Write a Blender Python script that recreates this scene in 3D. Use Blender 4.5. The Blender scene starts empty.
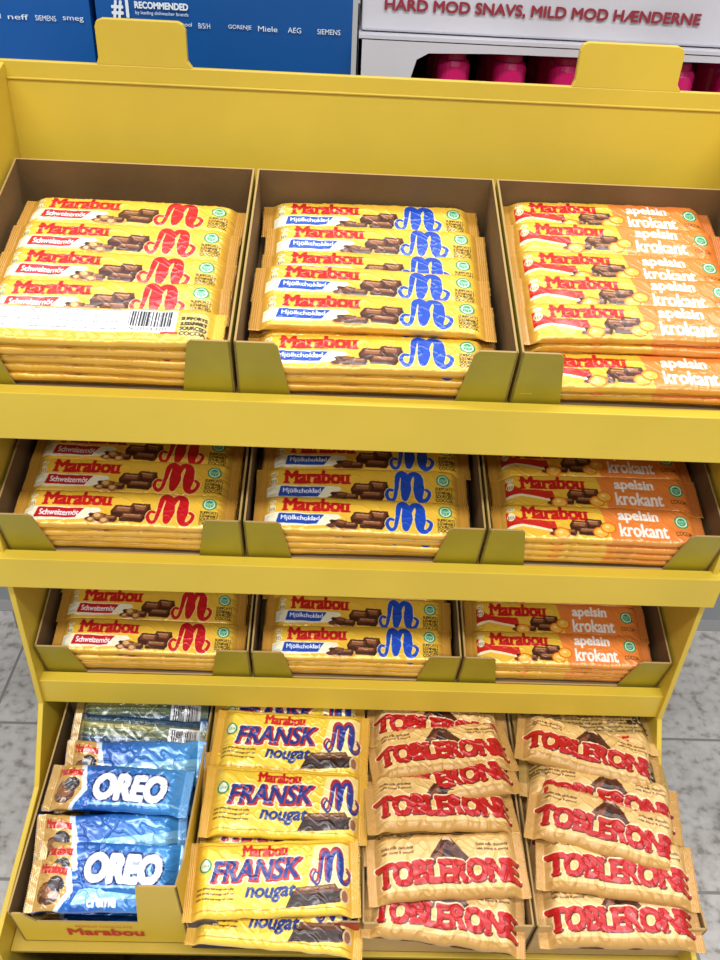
import bpy, numpy as np, math, random
from mathutils import Matrix, Vector
random.seed(7)
sc=bpy.context.scene
COL=sc.collection
Z0=1.0
# ------------------------------------------------------------------ utils
def lin(c):
    c=np.asarray(c,float)/255.0
    return np.where(c<=0.04045,c/12.92,((c+0.055)/1.055)**2.4)
def L4(c): return tuple(float(v) for v in lin(c))+(1.0,)
def mat(name,col,rough=.5,metal=0,bump=0,bscale=200,var=0,vscale=8,coat=0,spec=.5):
    m=bpy.data.materials.new(name); m.use_nodes=True; nt=m.node_tree; b=nt.nodes['Principled BSDF']
    b.inputs['Base Color'].default_value=L4(col); b.inputs['Roughness'].default_value=rough; b.inputs['Metallic'].default_value=metal
    b.inputs['Coat Weight'].default_value=coat; b.inputs['Specular IOR Level'].default_value=spec
    tc=nt.nodes.new('ShaderNodeTexCoord')
    if var:
        n=nt.nodes.new('ShaderNodeTexNoise'); n.inputs['Scale'].default_value=vscale; n.inputs['Detail'].default_value=4
        r=nt.nodes.new('ShaderNodeValToRGB'); r.color_ramp.elements[0].position=.3; r.color_ramp.elements[1].position=.7
        c=np.array(col,float)
        r.color_ramp.elements[0].color=L4(np.clip(c*(1-var),0,255)); r.color_ramp.elements[1].color=L4(np.clip(c*(1+var*.6),0,255))
        nt.links.new(tc.outputs['Object'],n.inputs['Vector']); nt.links.new(n.outputs['Fac'],r.inputs['Fac']); nt.links.new(r.outputs['Color'],b.inputs['Base Color'])
    if bump:
        n=nt.nodes.new('ShaderNodeTexNoise'); n.inputs['Scale'].default_value=bscale; n.inputs['Detail'].default_value=3
        bp=nt.nodes.new('ShaderNodeBump'); bp.inputs['Strength'].default_value=bump; bp.inputs['Distance'].default_value=.002
        nt.links.new(tc.outputs['Object'],n.inputs['Vector']); nt.links.new(n.outputs['Fac'],bp.inputs['Height']); nt.links.new(bp.outputs['Normal'],b.inputs['Normal'])
    return m
class MB:
    def __init__(s): s.v=[]; s.f=[]; s.m=[]
    def prism(s,pts,off,mt=0,mside=None,mback=None):
        n=len(pts); b=len(s.v); off=Vector(off)
        s.v+=[Vector(p) for p in pts]+[Vector(p)+off for p in pts]
        s.f.append(list(range(b,b+n))[::-1]); s.m.append(mt)
        s.f.append(list(range(b+n,b+2*n))); s.m.append(mt if mback is None else mback)
        for i in range(n):
            j=(i+1)%n; s.f.append([b+i,b+j,b+n+j,b+n+i]); s.m.append(mt if mside is None else mside)
    def box(s,a,b,mt=0):
        x0,y0,z0=a; x1,y1,z1=b
        s.prism([(x0,y0,z0),(x1,y0,z0),(x1,y1,z0),(x0,y1,z0)],(0,0,z1-z0),mt)
    def lathe(s,prof,c,mt=0,n=24):
        b=len(s.v)
        for r,z in prof:
            for k in range(n):
                a=2*math.pi*k/n; s.v.append(Vector((c[0]+r*math.cos(a),c[1]+r*math.sin(a),c[2]+z)))
        for i in range(len(prof)-1):
            for k in range(n):
                k2=(k+1)%n; s.f.append([b+i*n+k,b+i*n+k2,b+(i+1)*n+k2,b+(i+1)*n+k]); s.m.append(mt)
        s.f.append([b+k for k in range(n)][::-1]); s.m.append(mt)
        t=b+(len(prof)-1)*n; s.f.append([t+k for k in range(n)]); s.m.append(mt)
    def obj(s,name,mats,mw=None,bevel=0,parent=None):
        me=bpy.data.meshes.new(name); me.from_pydata([tuple(v) for v in s.v],[],s.f)
        for m in mats: me.materials.append(m)
        me.polygons.foreach_set('material_index',s.m)
        import bmesh
        bm=bmesh.new(); bm.from_mesh(me); bmesh.ops.recalc_face_normals(bm,faces=bm.faces); bm.to_mesh(me); bm.free()
        o=bpy.data.objects.new(name,me); COL.objects.link(o)
        if parent: o.parent=parent
        if mw is not None: o.matrix_local=mw
        if bevel:
            b=o.modifiers.new('bevel','BEVEL'); b.width=bevel; b.segments=2; b.limit_method='ANGLE'
        return o
# ------------------------------------------------------------------ text -> triangles
_tc={}
def text_tris(body,shear=0,res=4):
    k=(body,shear)
    if k in _tc: return _tc[k]
    c=bpy.data.curves.new('tmp','FONT'); c.body=body; c.size=1; c.shear=shear; c.resolution_u=res
    o=bpy.data.objects.new('tmp',c); COL.objects.link(o)
    bpy.context.view_layer.update()
    oe=o.evaluated_get(bpy.context.evaluated_depsgraph_get()); me=oe.to_mesh(); me.calc_loop_triangles()
    v=np.array([x.co[:2] for x in me.vertices]); t=np.array([x.vertices[:] for x in me.loop_triangles])
    oe.to_mesh_clear(); bpy.data.objects.remove(o); bpy.data.curves.remove(c)
    mn=v.min(0); mx=v.max(0); _tc[k]=((v-mn)/(mx-mn),t); return _tc[k]
def text_obj(name,body,m,mw,w,h,parent=None,shear=0,bold=0,depth=.0003):
    """flat printed lettering, real geometry"""
    v,t=text_tris(body,shear)
    V=[];F=[]
    offs=[(0,0)] if not bold else [(bold*math.cos(a),bold*math.sin(a)) for a in np.linspace(0,2*math.pi,9)[:-1]]
    for i,(dx,dy) in enumerate(offs):
        b=len(V); V+=[(p[0]*w+dx,p[1]*h+dy,depth+i*2e-6) for p in v]; F+=[tuple(int(q)+b for q in x) for x in t]
    me=bpy.data.meshes.new(name); me.from_pydata(V,[],F); me.materials.append(m)
    o=bpy.data.objects.new(name,me); COL.objects.link(o)
    if parent: o.parent=parent
    o.matrix_local=mw; return o
# ------------------------------------------------------------------ canvas
class Canvas:
    R=6
    def __init__(s,L,W,base):
        s.L,s.W=L,W; s.h,s.w=int(W*s.R),int(L*s.R)
        s.a=np.ones((s.h,s.w,3))*np.array(base,float)
        s.X,s.Y=np.meshgrid((np.arange(s.w)+.5)/s.R,(np.arange(s.h)+.5)/s.R)
    def blend(s,mask,col,al=1):
        m=(mask.astype(float)*al)[...,None]; s.a=s.a*(1-m)+np.array(col,float)*m
    def hgrad(s,x0,x1,c0,c1,mask=None):
        t=np.clip((s.X-x0)/(x1-x0),0,1)[...,None]; g=np.array(c0,float)*(1-t)+np.array(c1,float)*t
        m=((s.X>=min(x0,x1))&(s.X<=max(x0,x1))) if mask is None else mask
        s.a=np.where(m[...,None],g,s.a)
    def pmask(s,pts):
        ins=np.zeros((s.h,s.w),bool); n=len(pts)
        for i in range(n):
            x0,y0=pts[i]; x1,y1=pts[(i+1)%n]
            if y0==y1: continue
            c=((y0>s.Y)!=(y1>s.Y))&(s.X<(x1-x0)*(s.Y-y0)/(y1-y0)+x0); ins^=c
        return ins
    def poly(s,pts,col,al=1): s.blend(s.pmask(pts),col,al)
    def rect(s,x0,y0,x1,y1,col,al=1): s.blend((s.X>=x0)&(s.X<=x1)&(s.Y>=y0)&(s.Y<=y1),col,al)
    def ell(s,cx,cy,rx,ry,col,al=1,rot=0):
        c,sn=math.cos(rot),math.sin(rot); dx=s.X-cx; dy=s.Y-cy
        s.blend((((dx*c+dy*sn)/rx)**2+((-dx*sn+dy*c)/ry)**2)<=1,col,al)
    def dil(s,m,k):
        r=int(round(k*s.R)); out=m.copy()
        for dy in range(-r,r+1):
            for dx in range(-r,r+1):
                if dx*dx+dy*dy<=r*r+.5 and (dx or dy): out|=np.roll(np.roll(m,dy,0),dx,1)
        return out
    def tmask(s,body,x0,y0,x1,y1,shear=0,rot=0,arc=0):
        v,t=text_tris(body,shear); P=np.empty_like(v)
        px=v[:,0]*(x1-x0); py=v[:,1]*(y1-y0)+arc*(1-(2*v[:,0]-1)**2)
        c,sn=math.cos(rot),math.sin(rot)
        P[:,0]=(x0+px*c-py*sn)*s.R; P[:,1]=(y0+px*sn+py*c)*s.R
        m=np.zeros((s.h,s.w),bool)
        for a,b,cc in t:
            A,B,C=P[a],P[b],P[cc]
            X0=max(0,int(min(A[0],B[0],C[0])-1)); X1=min(s.w,int(max(A[0],B[0],C[0])+2)); Y0=max(0,int(min(A[1],B[1],C[1])-1)); Y1=min(s.h,int(max(A[1],B[1],C[1])+2))
            if X1<=X0 or Y1<=Y0: continue
            gx=np.arange(X0,X1)[None,:]+.5; gy=np.arange(Y0,Y1)[:,None]+.5
            e0=(B[0]-A[0])*(gy-A[1])-(B[1]-A[1])*(gx-A[0]); e1=(C[0]-B[0])*(gy-B[1])-(C[1]-B[1])*(gx-B[0]); e2=(A[0]-C[0])*(gy-C[1])-(A[1]-C[1])*(gx-C[0])
            m[Y0:Y1,X0:X1]|=((e0>=0)&(e1>=0)&(e2>=0))|((e0<=0)&(e1<=0)&(e2<=0))
        return m
    def slabs(s,m,bands,k):
        """add slab serifs: widen the strokes inside thin horizontal bands"""
        r=int(round(k*s.R)); out=m.copy()
        for y0,y1 in bands:
            b=m&(s.Y>=y0)&(s.Y<=y1)
            for dx in range(-r,r+1): out|=np.roll(b,dx,1)
        return out
    def text(s,body,x0,y0,x1,y1,col,bold=0,out=None,ow=0,bands=None,sk=.7,**k):
        m=s.tmask(body,x0,y0,x1,y1,**k)
        if bold: m=s.dil(m,bold)
        if bands: m=s.slabs(m,bands,sk)
        if out is not None: s.blend(s.dil(m,ow),out)
        s.blend(m,col)
    def stroke(s,pts,ws,col,out=None,ow=0):
        pts=np.array(pts,float); n=len(pts); m=np.zeros((s.h,s.w),bool); m2=m.copy()
        P=np.vstack([2*pts[0]-pts[1],pts,2*pts[-1]-pts[-2]])
        for i in range(n-1):
            p0,p1,p2,p3=P[i:i+4]
            for t in np.linspace(0,1,24):
                q=.5*((2*p1)+(-p0+p2)*t+(2*p0-5*p1+4*p2-p3)*t*t+(-p0+3*p1-3*p2+p3)*t**3); r=ws[i]*(1-t)+ws[i+1]*t
                d=(s.X-q[0])**2+(s.Y-q[1])**2; m|=d<r*r
                if out is not None: m2|=d<(r+ow)**2
        if out is not None: s.blend(m2,out)
        s.blend(m,col)
def bigM(c,x,y,w,h,col,out=None,k=1.0):
    p=[(.10,.36),(.02,.38),(-.04,.22),(.04,.05),(.15,.10),(.21,.45),(.25,.82),(.34,.93),(.43,.78),(.44,.42),(.41,.10),(.47,.45),(.55,.82),(.66,.93),(.76,.78),(.76,.42),(.76,.14),(.85,.03),(.97,.12),(1.02,.3),(.94,.4)]
    ws=[.05,.045,.05,.055,.05,.06,.08,.08,.125,.16,.08,.06,.08,.08,.125,.16,.10,.065,.055,.05,.045]
    c.stroke([(x+a*w,y+b*h) for a,b in p],[q*h*k for q in ws],col,out,.6)
def choc(c,x,y,s):
    D=(66,32,18); M=(104,56,32); Lt=(150,94,60); Hh=(198,148,106)
    def blk(bx,by,w,h,r=.12):
        c.poly([(bx,by),(bx+w,by-.08*h),(bx+w+.3*h,by+.45*h),(bx+w+.16*h,by+h),(bx+.2*h,by+1.05*h),(bx-.12*h,by+.5*h)],D)
        c.poly([(bx+.02*h,by+.42*h),(bx+w*.95,by+.38*h),(bx+w+.12*h,by+h*.9),(bx+.2*h,by+h*.96)],M)
        c.poly([(bx+.25*h,by+.55*h),(bx+w*.85,by+.52*h),(bx+w*.93,by+h*.84),(bx+.32*h,by+h*.88)],Lt)
        c.poly([(bx+.3*h,by+.8*h),(bx+w*.9,by+.78*h),(bx+w*.93,by+h*.86),(bx+.32*h,by+h*.9)],Hh)
    c.ell(x+8*s,y+2*s,12*s,2.6*s,(206,146,60))
    blk(x+25*s,y+6.5*s,12*s,10*s); blk(x+14*s,y+5*s,13*s,9.5*s)
    c.ell(x+6*s,y+4.4*s,6.5*s,3.4*s,D); c.ell(x+6*s,y+5.2*s,5*s,2.3*s,M); c.ell(x+7*s,y+6*s,3.4*s,1*s,Lt)
    c.ell(x+0*s,y+2.6*s,3.2*s,1.7*s,M); c.ell(x+1*s,y+6.2*s,2.2*s,1.2*s,D)
    blk(x+9*s,y+1.2*s,8*s,5*s); blk(x+20*s,y+1.8*s,15*s,6.6*s)
def seal(c,x,y,r):
    c.ell(x,y,r,r,(40,150,90)); c.ell(x,y,r*.78,r*.78,(225,240,215)); c.ell(x,y,r*.6,r*.6,(40,150,90))
    c.text('cocoa',x-r*.5,y-r*.1,x+r*.5,y+r*.25,(235,245,225)); c.text('LIFE',x-r*.3,y-r*.45,x+r*.3,y-r*.15,(235,245,225))
RED=(196,22,28); YEL=(242,192,62); BLU=(26,74,176); GOLD=(196,142,54)
LB,WB=184,36
def name(c,x0,y0,x1,y1,bold=.8,arc=.4):
    h=y1-y0; c.text('Marabou',x0,y0,x1,y1,RED,bold=bold,arc=arc,bands=[(y0-bold,y0+.1*h),(y0+.62*h,y0+.76*h)],sk=.09*h)
def ends(c,g=GOLD,base=YEL,n=11):
    c.hgrad(n,n+7,g,base); c.hgrad(c.L-n-7,c.L-n,base,g); c.rect(0,0,n,c.W,g); c.rect(c.L-n,0,c.L,c.W,g)
def base_bar(kind):
    c=Canvas(LB,WB,YEL)
    if kind=='orange':
        c.poly([(99,0),(LB,0),(LB,WB),(92,WB)],(240,136,58))
        c.hgrad(9,15,GOLD,YEL); c.rect(0,0,9,WB,GOLD); c.rect(LB-9,0,LB,WB,(208,122,56))
    else: ends(c,n=8)
    c.rect(0,0,LB,1.5,(206,150,46),.6); c.rect(0,WB-1.5,LB,WB,(210,156,50),.6)
    if kind=='orange':
        c.poly([(12,11),(22,14),(54,9),(52,18),(26,19),(12,27)],(206,40,30)); c.poly([(12,9),(24,12),(54,7),(54,9),(24,14.5),(12,12)],(252,236,190))
    name(c,26,20,80,32.5,.9)
    c.ell(16,22,3,4,(250,236,190)); c.ell(16,29,3,2,(250,236,190)); c.text('kex',13.5,20,18.5,24,(90,60,30)); c.text('co2',14,28,18,30.5,(90,60,30))
    if kind!='orange':
        tab=RED if kind=='nut' else BLU
        c.poly([(10,7),(22,4),(64,6),(74,14),(72,17),(24,18),(10,17.5)],(253,246,214))
        c.poly([(20,7),(54,7),(60,16.5),(22,17)],tab)
        c.text('Schweizernöt' if kind=='nut' else 'Mjölkchoklad',24,9.2,56,14.8,(255,255,255),bold=.22)
        choc(c,66,2.5,1.22)
        if kind=='nut':
            for q in [(72,9,4.2),(78,5,3.8),(67,5,3)]:
                c.ell(q[0],q[1],q[2],q[2]*.8,(160,100,48)); c.ell(q[0]-.4,q[1]+.6,q[2]*.65,q[2]*.5,(226,178,112))
        bigM(c,114,3.2,35,30.5,(200,22,30) if kind=='nut' else (20,74,186),(252,222,130))
        seal(c,162,25,6.0)
        for i,w in enumerate(['SUPPORTS','SUSTAINABLY','SOURCED','COCOA']): c.text(w,155,15-i*3.6,170,17.9-i*3.6,(70,60,30),bold=.15)
    else:
        choc(c,50,3,1.08)
        for q in [(90,8),(97,13),(57,6)]:
            c.ell(q[0],q[1],6.8,5.6,(232,118,20)); c.ell(q[0],q[1],5.5,4.4,(248,186,70)); c.ell(q[0]-1,q[1]+1,2,1.4,(255,226,140))
        for t,x0,x1,y0,y1 in (('apelsin',108,142,19,32),('krokant',107,148,5.5,18)):
            c.text(t,x0,y0,x1,y1,(255,246,234),bold=.5,bands=[(y0+(3 if t=='apelsin' else 0)-.3,y0+(3 if t=='apelsin' else 0)+.5)],sk=.5)
        seal(c,162,22,6.4); c.text('COCOA',155,8,169,12,(120,76,36),bold=.2)
    return c
def art_nutback():
    c=Canvas(LB,WB,(236,188,64)); c.rect(6,9,150,WB-3,(226,226,226)); c.rect(0,0,LB,8,(226,176,54)); c.rect(140,8,178,10,RED)
    for i in range(9):
        for j in range(3): 
            c.text(['Ingredienser socker kakaosmör','mjölkpulver hasselnötter vassle','emulgeringsmedel lecitin aromer'][(i+j)%3],9+j*34,31-i*2.4,41+j*34,32.4-i*2.4,(90,90,90))
    c.rect(112,11,148,33,(245,245,245)); x=116
    rnd=random.Random(3)
    while x<145: w=rnd.choice([.5,.9,1.3]); c.rect(x,15,x+w,31,(20,20,20)); x+=w+rnd.choice([.5,.8,1.1])
    c.text('7622210 418234',117,11.5,144,14.2,(20,20,20))
    c.rect(152,6,172,30,(243,210,120))
    for i,w in enumerate(['SUPPORTS','SUSTAINABLY','SOURCED','COCOA']): c.text(w,153,22-i*5,171,25.5-i*5,(70,60,20),bold=.25)
    return c
LN,WN=152,62
def art_nougat():
    B=(242,204,66); c=Canvas(LN,WN,B); ends(c,(208,158,56),B,8)
    c.rect(10,4,LN-10,5.2,(204,140,40)); c.rect(10,WN-5,LN-10,WN-4,(204,140,40))
    c.poly([(104,8),(LN-10,22),(LN-10,WN-6),(112,WN-6)],(250,230,150))
    bigM(c,110,24,32,30,(170,40,60),(252,236,190),.75); bigM(c,112,22,30,29,(34,56,140),None,.62)
    name(c,50,47.5,88,56.5,.7)
    c.text('FRANSK',25,26,101,43,(186,40,40),bold=1.5,out=(255,240,200),ow=1.2,shear=.25,rot=.03,bands=[(25.5,28),(41,46)],sk=1)
    c.text('FRANSK',24.0,27.0,100,44,(24,52,130),bold=.55,shear=.25,rot=.03)
    c.text('nougat',54,10.5,96,23,(24,52,130),bold=.7,shear=.25)
    c.poly([(88,5),(134,8),(138,19),(94,18)],(46,24,18)); c.poly([(94,15),(134,17),(130,23),(97,21)],(100,60,38)); c.poly([(99,18.5),(130,20),(129,22),(100,20.5)],(150,104,74)); c.ell(138,13.5,4,6,(216,186,150)); c.ell(138,13.5,2.6,4.4,(150,100,66))
    c.ell(18,40,5.5,6,(40,140,90)); c.ell(18,40,4,4.5,(230,240,210)); c.text('cocoa',15,39,21,41,(30,100,60))
    for i in range(3): c.text('Mörk choklad med nougat och socker',12,20-i*4,44,22.4-i*4,(100,70,30),bold=.15)
    return c
LT,WT=142,54
def art_tob():
    B=(226,186,116); c=Canvas(LT,WT,B); ends(c,(194,148,82),B,8)
    c.rect(0,0,LT,6,(192,146,76)); c.rect(0,WT-4,LT,WT,(194,150,80))
    c.poly([(52,26),(94,26),(75,50),(70,50)],(82,38,24)); c.poly([(68,46),(74,46),(78,43),(75,50),(70,50)],(226,196,160)); c.poly([(64,26),(80,26),(72,42)],(52,22,16)); c.poly([(57,29),(66,29),(70,42)],(128,72,44))
    m=c.tmask('TOBLERONE',10,11,LT-10,28,arc=1.0); m=c.dil(m,1.3); m=c.slabs(m,[(9.5,13),(26,30.5)],1.1)
    c.blend(c.dil(m,1.0),(244,218,168)); c.blend(np.roll(np.roll(c.dil(m,.3),-5,0),5,1),(90,14,12)); c.blend(m,(186,20,22))
    for x in (14,98): c.text('Swiss milk chocolate',x,40,x+28,42.6,(110,66,38),bold=.1); c.text('with honey & almond',x,35.5,x+28,38,(110,66,38),bold=.1)
    return c
def art_tobback():
    c=Canvas(LT,WT,(176,142,76)); c.rect(0,0,LT,14,(214,172,104)); c.poly([(58,48),(84,48),(72,53)],(92,48,30))
    for i in range(8):
        for j in range(3): c.text(['Lait chocolat miel amandes','Zucker vollmilchpulver honig','emulsifier soya lecithin'][(i+j)%3],10+j*41,44-i*4,47+j*41,46.6-i*4,(70,44,18),bold=.2)
    c.text('TOBLERONE',30,3,110,11,(186,20,22),bold=.9)
    c.text('e35g',112,22,134,32,(50,34,20),bold=.6)
    return c
LO,WO=134,40
def art_oreo(plain=False):
    B=(30,104,190); c=Canvas(LO,WO,B); c.hgrad(40,LO,(24,86,172),(80,160,222)); c.rect(0,0,9,WO,(190,150,80)); c.rect(LO-8,0,LO,WO,(100,156,206))
    c.poly([(9,0),(26,0),(36,16),(30,WO),(9,WO)],(206,160,84)); c.poly([(26,0),(30,0),(41,16),(35,WO),(30,WO),(36,16)],(225,235,245))
    c.ell(20,13,10,9,(84,46,26)); c.ell(20,15,7,6,(140,88,50)); c.ell(26,21,7,6,(36,28,34)); c.ell(26,21,4.5,3.5,(70,58,60))
    name(c,10,29,33,36,.5)
    if plain:
        c.poly([(40,6),(128,14),(128,24),(46,18)],(140,196,230)); c.text('creme',54,4,78,10,(230,240,250),bold=.5)
    else:
        c.text('OREO',48,9,112,30,(246,248,252),bold=1.8,out=(14,42,110),ow=1.6,shear=.1)
        c.poly([(44,3),(126,6),(126,8),(44,5)],(150,204,240))
    return c
def art_oreoback():
    c=Canvas(LO,WO,(28,62,92)); c.rect(0,20,LO,WO-6,(88,98,72)); c.rect(0,0,8,WO,(170,134,62)); c.rect(10,28,84,32,(150,140,70)); c.rect(10,12,90,16,(20,60,120))
    for i in range(6): c.text('Innehåller vetemjöl socker palmolja kakaopulver',12,34-i*4.4,94,36.4-i*4.4,(190,195,160))
    c.rect(98,10,126,32,(225,225,225)); x=101; rnd=random.Random(5)
    while x<124: w=rnd.choice([.5,.9,1.2]); c.rect(x,13,x+w,30,(20,20,20)); x+=w+rnd.choice([.5,.9])
    return c
# ------------------------------------------------------------------ wrapper material
def foil(name,metal=.1,rough=.34,coat=.5,bump=.12):
    m=bpy.data.materials.new(name); m.use_nodes=True; nt=m.node_tree; b=nt.nodes['Principled BSDF']
    a=nt.nodes.new('ShaderNodeAttribute'); a.attribute_name='print'
    nt.links.new(a.outputs['Color'],b.inputs['Base Color'])
    b.inputs['Metallic'].default_value=metal; b.inputs['Roughness'].default_value=rough; b.inputs['Coat Weight'].default_value=coat; b.inputs['Coat Roughness'].default_value=.18
    tc=nt.nodes.new('ShaderNodeTexCoord'); n=nt.nodes.new('ShaderNodeTexNoise'); n.inputs['Scale'].default_value=55; n.inputs['Detail'].default_value=2
    bp=nt.nodes.new('ShaderNodeBump'); bp.inputs['Strength'].default_value=bump; bp.inputs['Distance'].default_value=.001
    nt.links.new(tc.outputs['Object'],n.inputs['Vector']); nt.links.new(n.outputs['Fac'],bp.inputs['Height']); nt.links.new(bp.outputs['Normal'],b.inputs['Normal'])
    return m
FOIL=foil('printed_film'); FOILB=foil('printed_film_blue',.15,.26,.8,.2); FOILT=foil('printed_film_cream',.05,.42,.25,.12)
def vnoise(x,y,rng,n=64):
    g=rng.random((n,n)); xi=np.floor(x).astype(int); yi=np.floor(y).astype(int); fx=x-xi; fy=y-yi
    fx=fx*fx*(3-2*fx); fy=fy*fy*(3-2*fy); a=g[yi%n,xi%n]; b=g[yi%n,(xi+1)%n]; c=g[(yi+1)%n,xi%n]; d=g[(yi+1)%n,(xi+1)%n]
    return (a*(1-fx)+b*fx)*(1-fy)+(c*(1-fx)+d*fx)*fy-.5
def make_pack(name,cv,H,seed,nx=420,ny=78,pw=.5,crimp=.008,taper=.012,wr=1.,seg=0,skew=0,backcol=(225,175,60),film=None):
    L=cv.L/1000; W=cv.W/1000; rng=np.random.default_rng(seed)
    ph=np.linspace(-math.pi/2,math.pi/2,4001); py=np.sign(ph)*np.abs(np.sin(ph))**pw*W/2; pz=np.abs(np.cos(ph))**pw*H/2
    s=np.concatenate([[0],np.cumsum(np.hypot(np.diff(py),np.diff(pz)))]); s/=s[-1]
    def prof(n):
        t=np.linspace(0,1,n); return np.interp(t,s,py)/(W/2),np.interp(t,s,pz)/(H/2)
    x=np.linspace(-L/2,L/2,nx); d=L/2-np.abs(x); e=np.clip((d-crimp)/taper,0,1); e=e*e*(3-2*e); e=e**.7
    V=[];C=[];sh=[]
    for side,n in ((1,ny),(-1,9)):
        yn,zn=prof(n); YN,XX=np.meshgrid(yn,x,indexing='ij'); ZN=np.repeat(zn[:,None],nx,1); E=np.repeat(e[None,:],n,0)
        edge=vnoise(x*90+7,x*0,rng); Y=YN*W/2*(1+.05*(1-E))+ (.0006*wr*edge)[None,:]
        Z=ZN*(H/2*E+.00025)*(1+skew*YN)
        xm=XX*1000; ym=Y*1000
        w=.9*vnoise(xm*.07,ym*.10+5,rng)+.35*vnoise(xm*.18+ym*.07,ym*.18-xm*.04,rng)
        rid=1-2*np.abs(vnoise(xm*.12+ym*.16+40,ym*.08-xm*.09+9,rng))*2; rid=np.clip(rid,0,1)**3
        endw=vnoise(xm*.04+30,ym*.5,rng)*4*E*(1-E)
        disp=.0007*wr*w+.0005*wr*rid+.0024*wr**.5*endw
        disp+=.0006*wr*vnoise(xm*.35,ym*.05,rng)*np.abs(YN)**3
        if seg: disp+=seg*np.abs(np.cos(math.pi*XX/.0305))**.5*E-seg*.6*E
        dcr=.00022*np.sin(2*math.pi*XX/.0016)*(d<crimp*.9)[None,:]
        Z=side*Z+ disp*np.sqrt(ZN)*(side>0)*(.25+.75*E)+dcr
        X=XX.copy(); zig=(np.abs(((ym/2.0)%1)-.5)*2)*.0012
        last=(d<.0006)[None,:]; X=X-np.sign(XX)*zig*last
        Z=Z-(.0018*(1-E)**2)+.0009*min(wr,1.4)*np.sin(XX*30+seed)
        V.append(np.stack([X,Y,Z],-1).reshape(-1,3)); sh.append((n,nx))
        if side>0:
            iy=np.clip(((YN+1)/2*cv.h).astype(int),1,cv.h-2); ix=np.clip(((XX/L+.5)*cv.w).astype(int),1,cv.w-2)
            a=cv.a; col=(a[iy,ix]*2+a[iy-1,ix]+a[iy+1,ix]+a[iy,ix-1]+a[iy,ix+1])/6
            C.append(lin(col).reshape(-1,3))
        else: C.append(np.repeat(lin(backcol)[None],n*nx,0))
    V=np.concatenate(V); C=np.concatenate(C); F=[]; off=0
    for k,(n,m) in enumerate(sh):
        idx=np.arange(n*m).reshape(n,m)+off; q=np.stack([idx[:-1,:-1],idx[:-1,1:],idx[1:,1:],idx[1:,:-1]],-1).reshape(-1,4)
        if k==1: q=q[:,::-1]
        F.append(q); off+=n*m
    F=np.concatenate(F).astype(np.int32)
    me=bpy.data.meshes.new(name); me.vertices.add(len(V)); me.vertices.foreach_set('co',V.ravel().astype(np.float32))
    me.loops.add(F.size); me.loops.foreach_set('vertex_index',F.ravel()); me.polygons.add(len(F)); me.polygons.foreach_set('loop_start',(np.arange(len(F))*4).astype(np.int32)); me.polygons.foreach_set('loop_total',np.full(len(F),4,np.int32))
    me.update(calc_edges=True); me.polygons.foreach_set('use_smooth',np.ones(len(F),bool))
    ca=me.color_attributes.new('print','FLOAT_COLOR','POINT'); ca.data.foreach_set('color',np.hstack([C,np.ones((len(C),1))]).ravel().astype(np.float32))
    me.materials.append(film or FOIL); return me
HB=.0098
bars={}
for k,nm in (('nut','nut'),('milk','milk'),('orange','orange')):
    cv=base_bar(k); bars[k]=[make_pack(nm+'_bar',cv,HB,s,nx=480,ny=92,pw=.42,seg=.0006,wr=.8) for s in (1,2)]
bars['nutback']=[make_pack('nut_bar_back',art_nutback(),HB,5,pw=.42,seg=.0003,wr=.8)]
bars['nougat']=[make_pack('nougat_pack',art_nougat(),.018,s,nx=360,ny=140,pw=.5,wr=1.7) for s in (11,12)]
cv=art_tob(); bars['tob']=[make_pack('wedge_pack',cv,.024,s,nx=340,ny=130,pw=.62,wr=2.8,skew=.2,backcol=(204,160,96),film=FOILT) for s in (21,22,23)]
bars['tobback']=[make_pack('wedge_pack_back',art_tobback(),.024,24,nx=340,ny=130,pw=.62,wr=2.8,skew=.2,backcol=(204,160,96),film=FOILT)]
cv=art_oreo(); bars['oreo']=[make_pack('cookie_pack',cv,.017,s,nx=320,ny=110,pw=.55,wr=2.4,backcol=(30,100,180),film=FOILB) for s in (31,32)]
bars['oreoplain']=[make_pack('cookie_pack_plain',art_oreo(True),.017,35,nx=320,ny=110,pw=.55,wr=2.4,backcol=(30,100,180),film=FOILB)]
bars['oreoback']=[make_pack('cookie_pack_back',art_oreoback(),.017,33,nx=320,ny=110,pw=.55,wr=2.4,backcol=(30,100,180),film=FOILB)]
# ------------------------------------------------------------------ materials
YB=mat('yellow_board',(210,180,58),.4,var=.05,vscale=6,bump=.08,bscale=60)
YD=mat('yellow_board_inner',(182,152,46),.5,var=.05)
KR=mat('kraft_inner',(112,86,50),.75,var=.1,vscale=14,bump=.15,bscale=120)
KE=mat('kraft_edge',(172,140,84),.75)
OL=mat('carton_print_olive',(160,144,30),.4,var=.06,vscale=20)
# ------------------------------------------------------------------ frames
TILT=.284; H=.0538; D=.2055
TY=[0,.0081,.0202]; TZ=[0,-.1647,-.3294]
def frame(y,z,a,x=0): return Matrix.Translation((x,y,z+Z0))@Matrix.Rotation(a,4,'X')
FR=[frame(TY[k],TZ[k],TILT) for k in range(3)]
BF=frame(-.1779,-.4107,.1298,.009)
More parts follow.
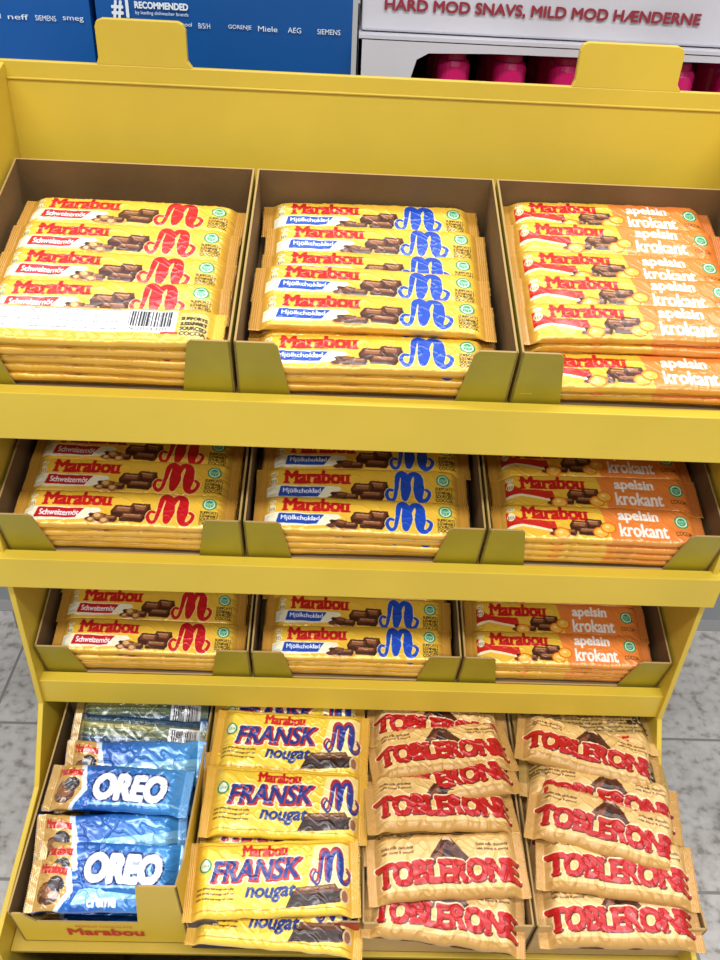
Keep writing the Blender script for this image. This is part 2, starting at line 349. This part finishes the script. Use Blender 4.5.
# ------------------------------------------------------------------ stand
s=MB()
def wbox(x0,x1,y0,y1,z0,z1,m=0): s.box((x0,y0,z0+Z0),(x1,y1,z1+Z0),m)
for k in range(3):
    y,z=TY[k],TZ[k]; hl=[.034,.027,.025][k]
    wbox(-.309,.309,y-.016,y-.004,z-hl,z+.0055)
    M=FR[k]; p=[M@Vector(q) for q in [(-.301,-.004,-.0045),(.301,-.004,-.0045),(.301,.2065,-.0045),(-.301,.2065,-.0045)]]
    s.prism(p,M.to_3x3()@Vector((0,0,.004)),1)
side=[(.229,-1),(.229,-.02),(.209,.0),(.209,.183),(.17,.172),(.06,.085),(.0,.03),(.0,-.352),(-.05,-.415),(-.186,-.445),(-.186,-1)]
for x0 in (-.3065,.3015):
    s.prism([(x0,y,z+Z0) for y,z in side],(.005,0,0),0)
wbox(-.3065,.3065,.203,.209,-.03,.183)            # header board
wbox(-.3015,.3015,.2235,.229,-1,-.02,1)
for a,b in ((-.226,-.155),(.158,.242)):            # header tabs
    r=.006; zt=.183+.033
    s.prism([(a-.002,.203,.1825+Z0),(b+.004,.203,.1825+Z0),(b,.203,.188+Z0),(b,.203,zt-r+Z0),(b-.3*r,.203,zt-.3*r+Z0),(b-r,.203,zt+Z0),(a+r,.203,zt+Z0),(a+.3*r,.203,zt-.3*r+Z0),(a,.203,zt-r+Z0),(a,.203,.188+Z0)],(0,.006,0),0)
wbox(-.3015,.3015,.2015,.203,.169,.171,0)           # crease ridge on header
wbox(-.309,.316,-.193,-.186,-1,-.485)               # lower front
p=[BF@Vector(q) for q in [(-.31,-.004,-.071),(.3,-.004,-.071),(.3,.212,-.071),(-.31,.212,-.071)]]
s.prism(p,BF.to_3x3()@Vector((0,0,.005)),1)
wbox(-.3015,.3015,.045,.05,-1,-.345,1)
stand=s.obj('cardboard_display_stand',[YB,YD],bevel=.0012)
# ------------------------------------------------------------------ cartons
def group(name,M):
    e=bpy.data.objects.new(name,None); COL.objects.link(e); e.matrix_world=M; e.empty_display_size=.02; return e
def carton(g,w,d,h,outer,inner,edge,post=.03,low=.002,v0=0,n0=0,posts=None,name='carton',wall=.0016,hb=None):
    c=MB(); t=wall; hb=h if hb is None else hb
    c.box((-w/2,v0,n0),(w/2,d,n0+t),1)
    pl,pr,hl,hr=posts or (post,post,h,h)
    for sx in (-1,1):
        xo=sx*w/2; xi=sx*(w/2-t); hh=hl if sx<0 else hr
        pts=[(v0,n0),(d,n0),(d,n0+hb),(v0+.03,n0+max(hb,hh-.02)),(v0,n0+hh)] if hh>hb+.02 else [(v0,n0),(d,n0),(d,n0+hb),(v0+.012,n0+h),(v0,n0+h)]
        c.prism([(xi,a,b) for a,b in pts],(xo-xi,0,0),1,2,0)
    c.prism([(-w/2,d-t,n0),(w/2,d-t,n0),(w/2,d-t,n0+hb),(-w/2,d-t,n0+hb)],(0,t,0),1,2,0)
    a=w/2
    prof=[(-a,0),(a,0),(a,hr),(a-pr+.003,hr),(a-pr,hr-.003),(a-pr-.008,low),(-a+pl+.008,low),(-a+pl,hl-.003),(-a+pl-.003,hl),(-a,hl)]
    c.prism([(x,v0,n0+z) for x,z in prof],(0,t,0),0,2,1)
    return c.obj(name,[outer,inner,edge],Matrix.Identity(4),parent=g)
rnd=random.Random(11)
def place(g,kind,u,v,n,rz=0,rx=0,ry=0):
    ms=bars[kind]; o=bpy.data.objects.new('wrapped_piece',ms[rnd.randrange(len(ms))]); COL.objects.link(o); o.parent=g
    o.matrix_local=Matrix.Translation((u,v,n))@Matrix.Rotation(math.radians(rz),4,'Z')@Matrix.Rotation(math.radians(rx),4,'X')@Matrix.Rotation(math.radians(ry),4,'Y'); return o
LP=.0090
def fill(name,k,u,kind,layers,pitch,v0,topkind=None):
    g=group(name,FR[k]@Matrix.Translation((u,0,0)))
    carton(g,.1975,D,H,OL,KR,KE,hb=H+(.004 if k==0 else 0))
    vs=v0
    for r,nl in enumerate(layers):
        if r: vs+=pitch
        for l in range(nl):
            top=l==nl-1; j=0 if (r in (0,len(layers)-1)) else 1
            place(g,(topkind if (top and r==0 and topkind) else kind),rnd.uniform(-.003,.003) if top else rnd.uniform(-.002,.002),vs+rnd.uniform(-.0006,.0006)+(rnd.uniform(-.002,.002)*j if top else 0),.002+LP*(l+.5)+(.0012 if top else 0),(rnd.uniform(-1.6,1.6) if r else rnd.uniform(-.8,.8)) if top else rnd.uniform(-.5,.5),rnd.uniform(-1,7) if top and r>0 else 0,rnd.uniform(-.5,.5) if top else 0)
fill('nut_chocolate_bars_in_carton',0,-.2,'nut',[5,4,4,4,4],.0355,.0205,'nutback')
fill('milk_chocolate_bars_in_carton',0,0,'milk',[3,4,4,3,3,3],.0325,.0205)
fill('orange_chocolate_bars_in_carton',0,.2,'orange',[2,4,4,4,4,4],.033,.0205)
for k in (1,2):
    fill('nut_chocolate_bars_in_carton',k,-.2,'nut',[4,4,4,4,3,3],.033,.0205)
    fill('milk_chocolate_bars_in_carton',k,0,'milk',[4,4,4,4,3,3],.033,.0205)
    fill('orange_chocolate_bars_in_carton',k,.2,'orange',[4,4,4,3,3,3],.033,.0205)
# ------------------------------------------------------------------ bottom tier
NB=-.064
TAN=mat('carton_print_tan',(192,156,100),.5,var=.05); NAVY=mat('carton_print_navy',(30,40,80),.45); REDM=mat('carton_print_red',(160,40,34),.45)
YC=mat('carton_print_yellow',(214,180,50),.42,var=.04); TANI=mat('tan_inner',(160,130,88),.7)
REDP=mat('red_print',RED,.5)
RX=Matrix.Rotation(math.pi/2,4,'X')
def bgroup(name,u,*a,**k):
    g=group(name,BF@Matrix.Translation((u,0,0))); c=carton(g,.1475,.209,a[0],a[1],a[2],KE,n0=NB,**k); return g,c
g,c1=bgroup('cookie_chocolate_bars_in_carton',-.225,.068,YC,KR,v0=.004,posts=(.012,.033,.062,.125),low=.045)
text_obj('printed_name','Marabou',REDP,Matrix.Translation((-.03,.0035,NB+.018))@RX,.065,.014,parent=g,bold=.0006)
text_obj('printed_name','PREMIUM CHOCOLATE',REDP,Matrix.Translation((-.022,.0035,NB+.036))@RX,.049,.0035,parent=g)
for l in range(3):
    for r in range(4): place(g,'oreo',rnd.uniform(-.002,.002),.034+r*.045,NB+.010+l*.016)
for u,v,n,rx,rz,kd in [(.004,.026,.000,14,0,'oreoplain'),(.006,.040,.006,18,-1,'oreo'),(.0,.068,.004,26,3,'oreoplain'),(.002,.103,.024,8,-3,'oreo'),(.008,.138,.008,26,1,'oreoplain'),(.006,.164,.008,24,-3,'oreoback'),(.004,.189,.006,16,1,'oreoback')]:
    place(g,kd,u,v,n,rz,rx,rnd.uniform(-3,3))
g,c=bgroup('nougat_chocolate_bars_in_carton',-.075,.066,NAVY,KR,v0=0,posts=(.026,.018,.068,.068),low=.03)
cm=MB(); cm.box((.052,-.0006,NB),(.0737,-.0001,NB+.067),0); cm.obj('carton_red_corner',[REDM],Matrix.Identity(4),parent=g)
for l in range(3):
    for r in range(3): place(g,'nougat',0,.036+r*.064,NB+.011+l*.017)
for u,v,n,rx,rz,ry in [(.003,.014,-.012,2,-4,0),(-.002,.032,.011,4,2,-2),(.002,.072,-.002,10,-2,0),(.005,.096,.018,5,-1,2),(.000,.124,.004,12,4,0),(.006,.156,.018,6,-3,-2),(.003,.186,.008,10,2,0)]:
    place(g,'nougat',u,v,n,rz,rx,ry)
g,c=bgroup('triangular_chocolate_bars_in_carton',.075,.066,TAN,TANI,v0=0,posts=(.014,.016,.066,.066),low=.034)
for l in range(3):
    for r in range(4): place(g,'tob',0,.032+r*.049,NB+.012+l*.018)
for v,n,rx,rz,kd in [(.014,-.008,2,-6,'tob'),(.044,.012,2,3,'tob'),(.074,.002,-8,-1,'tobback'),(.098,.016,-10,4,'tob'),(.124,.016,-14,9,'tob'),(.152,.017,-14,7,'tob'),(.182,.010,-12,-3,'tob')]:
    place(g,kd,rnd.uniform(-.003,.003),v,n,rz,rx,rnd.uniform(-5,5))
g,c=bgroup('triangular_chocolate_bars_in_carton',.225,.066,TAN,TANI,v0=0,posts=(.014,.016,.066,.066),low=.034)
for l in range(3):
    for r in range(4): place(g,'tob',0,.032+r*.049,NB+.012+l*.018)
for u,v,n,rx,rz,kd in [(.0,.014,-.006,2,-1,'tob'),(.002,.048,.010,0,-7,'tob'),(-.003,.080,.017,-4,-15,'tob'),(.003,.108,.014,-8,-12,'tob'),(-.002,.132,.010,-10,-8,'tobback'),(-.004,.154,.018,-12,-13,'tob'),(.0,.186,.010,-8,-2,'tobback')]:
    place(g,kd,u,v,n,rz,rx,rnd.uniform(-5,5))
# ------------------------------------------------------------------ goods behind
BLUE=mat('blue_print',(0,82,156),.4,var=.08,vscale=5); BLUE2=mat('blue_dark',(0,62,140),.4); WH=mat('white_card',(198,196,202),.5,var=.04); WP=mat('white_print',(225,232,240),.5)
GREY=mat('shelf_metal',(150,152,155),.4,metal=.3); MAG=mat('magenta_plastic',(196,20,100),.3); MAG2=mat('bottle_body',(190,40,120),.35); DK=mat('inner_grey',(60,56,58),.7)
def bcart(x0,x1):
    c=MB(); y0=.30
    c.box((x0,y0,-.04+Z0),(x1,y0+.2,.42+Z0),0)
    c.box((x0+.0015,y0-.0012,-.03+Z0),(x1-.0015,y0,.155+Z0),0)
    return c.obj('blue_detergent_carton',[BLUE,BLUE2],bevel=.002)
b1=bcart(-.50,-.254); b2=bcart(-.249,-.024)
def wt(body,x,z,w,h,m,par,y=.2985,**k): return text_obj('printed_text',body,m,Matrix.Translation((x,y,z+Z0))@RX,w,h,parent=par,**k)
wt('#1',-.234,.203,.014,.015,WP,b2,bold=.0006); wt('RECOMMENDED',-.214,.212,.046,.005,WP,b2,bold=.0003)
wt('by leading dishwasher brands',-.214,.2065,.046,.0035,WP,b2)
for i,(t,w) in enumerate([('beko',.018),('Whirlpool',.024),('B/S/H',.012),('GORENJE',.024),('Miele',.020),('AEG',.014),('SIEMENS',.024)]):
    wt(t,-.212+i*.0262,.1985,w*.85,.0042,WP,b2)
for i,t in enumerate(['BOSCH','neff','SIEMENS','smeg']): wt(t,-.35+i*.024,.1985,.018,.0042,WP,b1)
c=MB(); c.box((-.016,.30,.203+Z0),(.42,.5,.42+Z0),0); ub=c.obj('printed_shipping_carton',[WH],bevel=.002)
RT=mat('red_lettering',(140,34,50),.6)
wt('HÅRD MOD SNAVS, MILD MOD HÆNDERNE',.004,.2190,.278,.0125,RT,ub,bold=.0005)
c=MB(); y0=.285
c.box((-.018,y0,-.04+Z0),(.42,y0+.21,-.037+Z0),1)
c.prism([(-.018,y0,-.04+Z0),(.42,y0,-.04+Z0),(.42,y0,.198+Z0),(.40,y0,.198+Z0),(.40,y0,.1+Z0),(.03,y0,.1+Z0),(.03,y0,.170+Z0),(.034,y0,.184+Z0),(.044,y0,.1895+Z0),(.10,y0,.1915+Z0),(.40,y0,.1935+Z0),(.40,y0,.198+Z0),(-.018,y0,.198+Z0)],(0,.003,0),0)
c.box((-.018,y0,-.04+Z0),(-.015,y0+.21,.198+Z0),0); c.box((.417,y0,-.04+Z0),(.42,y0+.21,.198+Z0),0); c.box((-.018,y0+.207,-.04+Z0),(.42,y0+.21,.198+Z0),1)
c.box((-.018,y0,.199+Z0),(.42,y0+.21,.202+Z0),0)
wc=c.obj('white_carton_of_soap_bottles',[WH,DK])
c=MB()
for i in range(7):
    for j in range(3):
        x=.070+i*.052; y=.310+j*.055
        c.lathe([(.017,0),(.018,.004),(.018,.140),(.016,.165),(.013,.180)],(x,y,-.037+Z0),1)
        c.lathe([(.0145,.178),(.015,.181),(.015,.215),(.013,.219),(.011,.220),(.010,.225),(.006,.226)],(x,y,-.037+Z0),0)
c.obj('bottles',[MAG,MAG2],Matrix.Identity(4),parent=wc)
c=MB()
c.box((-.7,.27,-.06+Z0),(.7,.75,-.04+Z0),0); c.box((-.7,.27,-.5+Z0),(.7,.75,-.48+Z0),0)
for x in (-.68,.66):
    for y in (.28,.72): c.box((x,y,0),(x+.02,y+.02,-.06+Z0),0)
c.obj('store_shelf',[GREY],bevel=.002)
# ------------------------------------------------------------------ floor and wall
fm=bpy.data.materials.new('terrazzo_tiles'); fm.use_nodes=True; nt=fm.node_tree; b=nt.nodes['Principled BSDF']; b.inputs['Roughness'].default_value=.35
tc=nt.nodes.new('ShaderNodeTexCoord')
br=nt.nodes.new('ShaderNodeTexBrick'); br.offset=0; br.inputs['Scale'].default_value=1; br.inputs['Brick Width'].default_value=.3; br.inputs['Row Height'].default_value=.3; br.inputs['Mortar Size'].default_value=.003
br.inputs['Color1'].default_value=(0,0,0,1); br.inputs['Color2'].default_value=(0,0,0,1); br.inputs['Mortar'].default_value=(1,1,1,1)
n1=nt.nodes.new('ShaderNodeTexNoise'); n1.inputs['Scale'].default_value=50; n1.inputs['Detail'].default_value=5
r=nt.nodes.new('ShaderNodeValToRGB'); e=r.color_ramp.elements; e[0].position=.34; e[0].color=L4((152,144,138)); e[1].position=.6; e[1].color=L4((204,200,196))
q=e.new(.45); q.color=L4((190,185,180))
mx=nt.nodes.new('ShaderNodeMix'); mx.data_type='RGBA'; mx.inputs[7].default_value=L4((140,136,132))
mp=nt.nodes.new('ShaderNodeMapping'); mp.inputs['Location'].default_value=(.05,.12,0)
nt.links.new(tc.outputs['Object'],mp.inputs['Vector']); nt.links.new(mp.outputs['Vector'],br.inputs['Vector']); nt.links.new(tc.outputs['Object'],n1.inputs['Vector'])
nt.links.new(n1.outputs['Fac'],r.inputs['Fac']); nt.links.new(r.outputs['Color'],mx.inputs[6]); nt.links.new(br.outputs['Color'],mx.inputs[0]); nt.links.new(mx.outputs[2],b.inputs['Base Color'])
c=MB(); c.box((-4,-3,-.02),(4,3,0),0); c.obj('floor',[fm])
WM=mat('wall_paint',(205,205,202),.8)
c=MB(); c.box((-4,3,0),(4,3.1,3.2),0); c.obj('wall_back',[WM])
# ------------------------------------------------------------------ lights
def area(name,x,y,z,sx,sy,p,rot=(0,0,0),col=(.98,.985,1.0)):
    l=bpy.data.lights.new(name,'AREA'); l.shape='RECTANGLE'; l.size=sx; l.size_y=sy; l.energy=p; l.color=col
    o=bpy.data.objects.new(name,l); o.location=(x,y,z); o.rotation_euler=rot; COL.objects.link(o)
area('ceiling_lamp',0,-1.1,3.1,3.5,.3,74)
area('ceiling_lamp',0,.5,3.1,3.5,.3,40)
area('ceiling_lamp',0,-2.6,3.1,3.5,.3,66)
w=bpy.data.worlds.new('World'); sc.world=w; w.use_nodes=True; w.node_tree.nodes['Background'].inputs[0].default_value=(.98,.985,1,1); w.node_tree.nodes['Background'].inputs[1].default_value=.32
# ------------------------------------------------------------------ camera
cd=bpy.data.cameras.new('camera'); cam=bpy.data.objects.new('camera',cd); COL.objects.link(cam)
cd.sensor_width=36; cd.lens=851.23/960*36; cd.clip_start=.01
cam.matrix_world=Matrix.Translation((-.026,-.5457,.3197+Z0))@Matrix.Rotation(-.0364,4,'Z')@Matrix.Rotation(math.pi/2-.6226,4,'X')@Matrix.Rotation(.0549,4,'Z')
sc.camera=cam
sc.view_settings.view_transform='Standard'
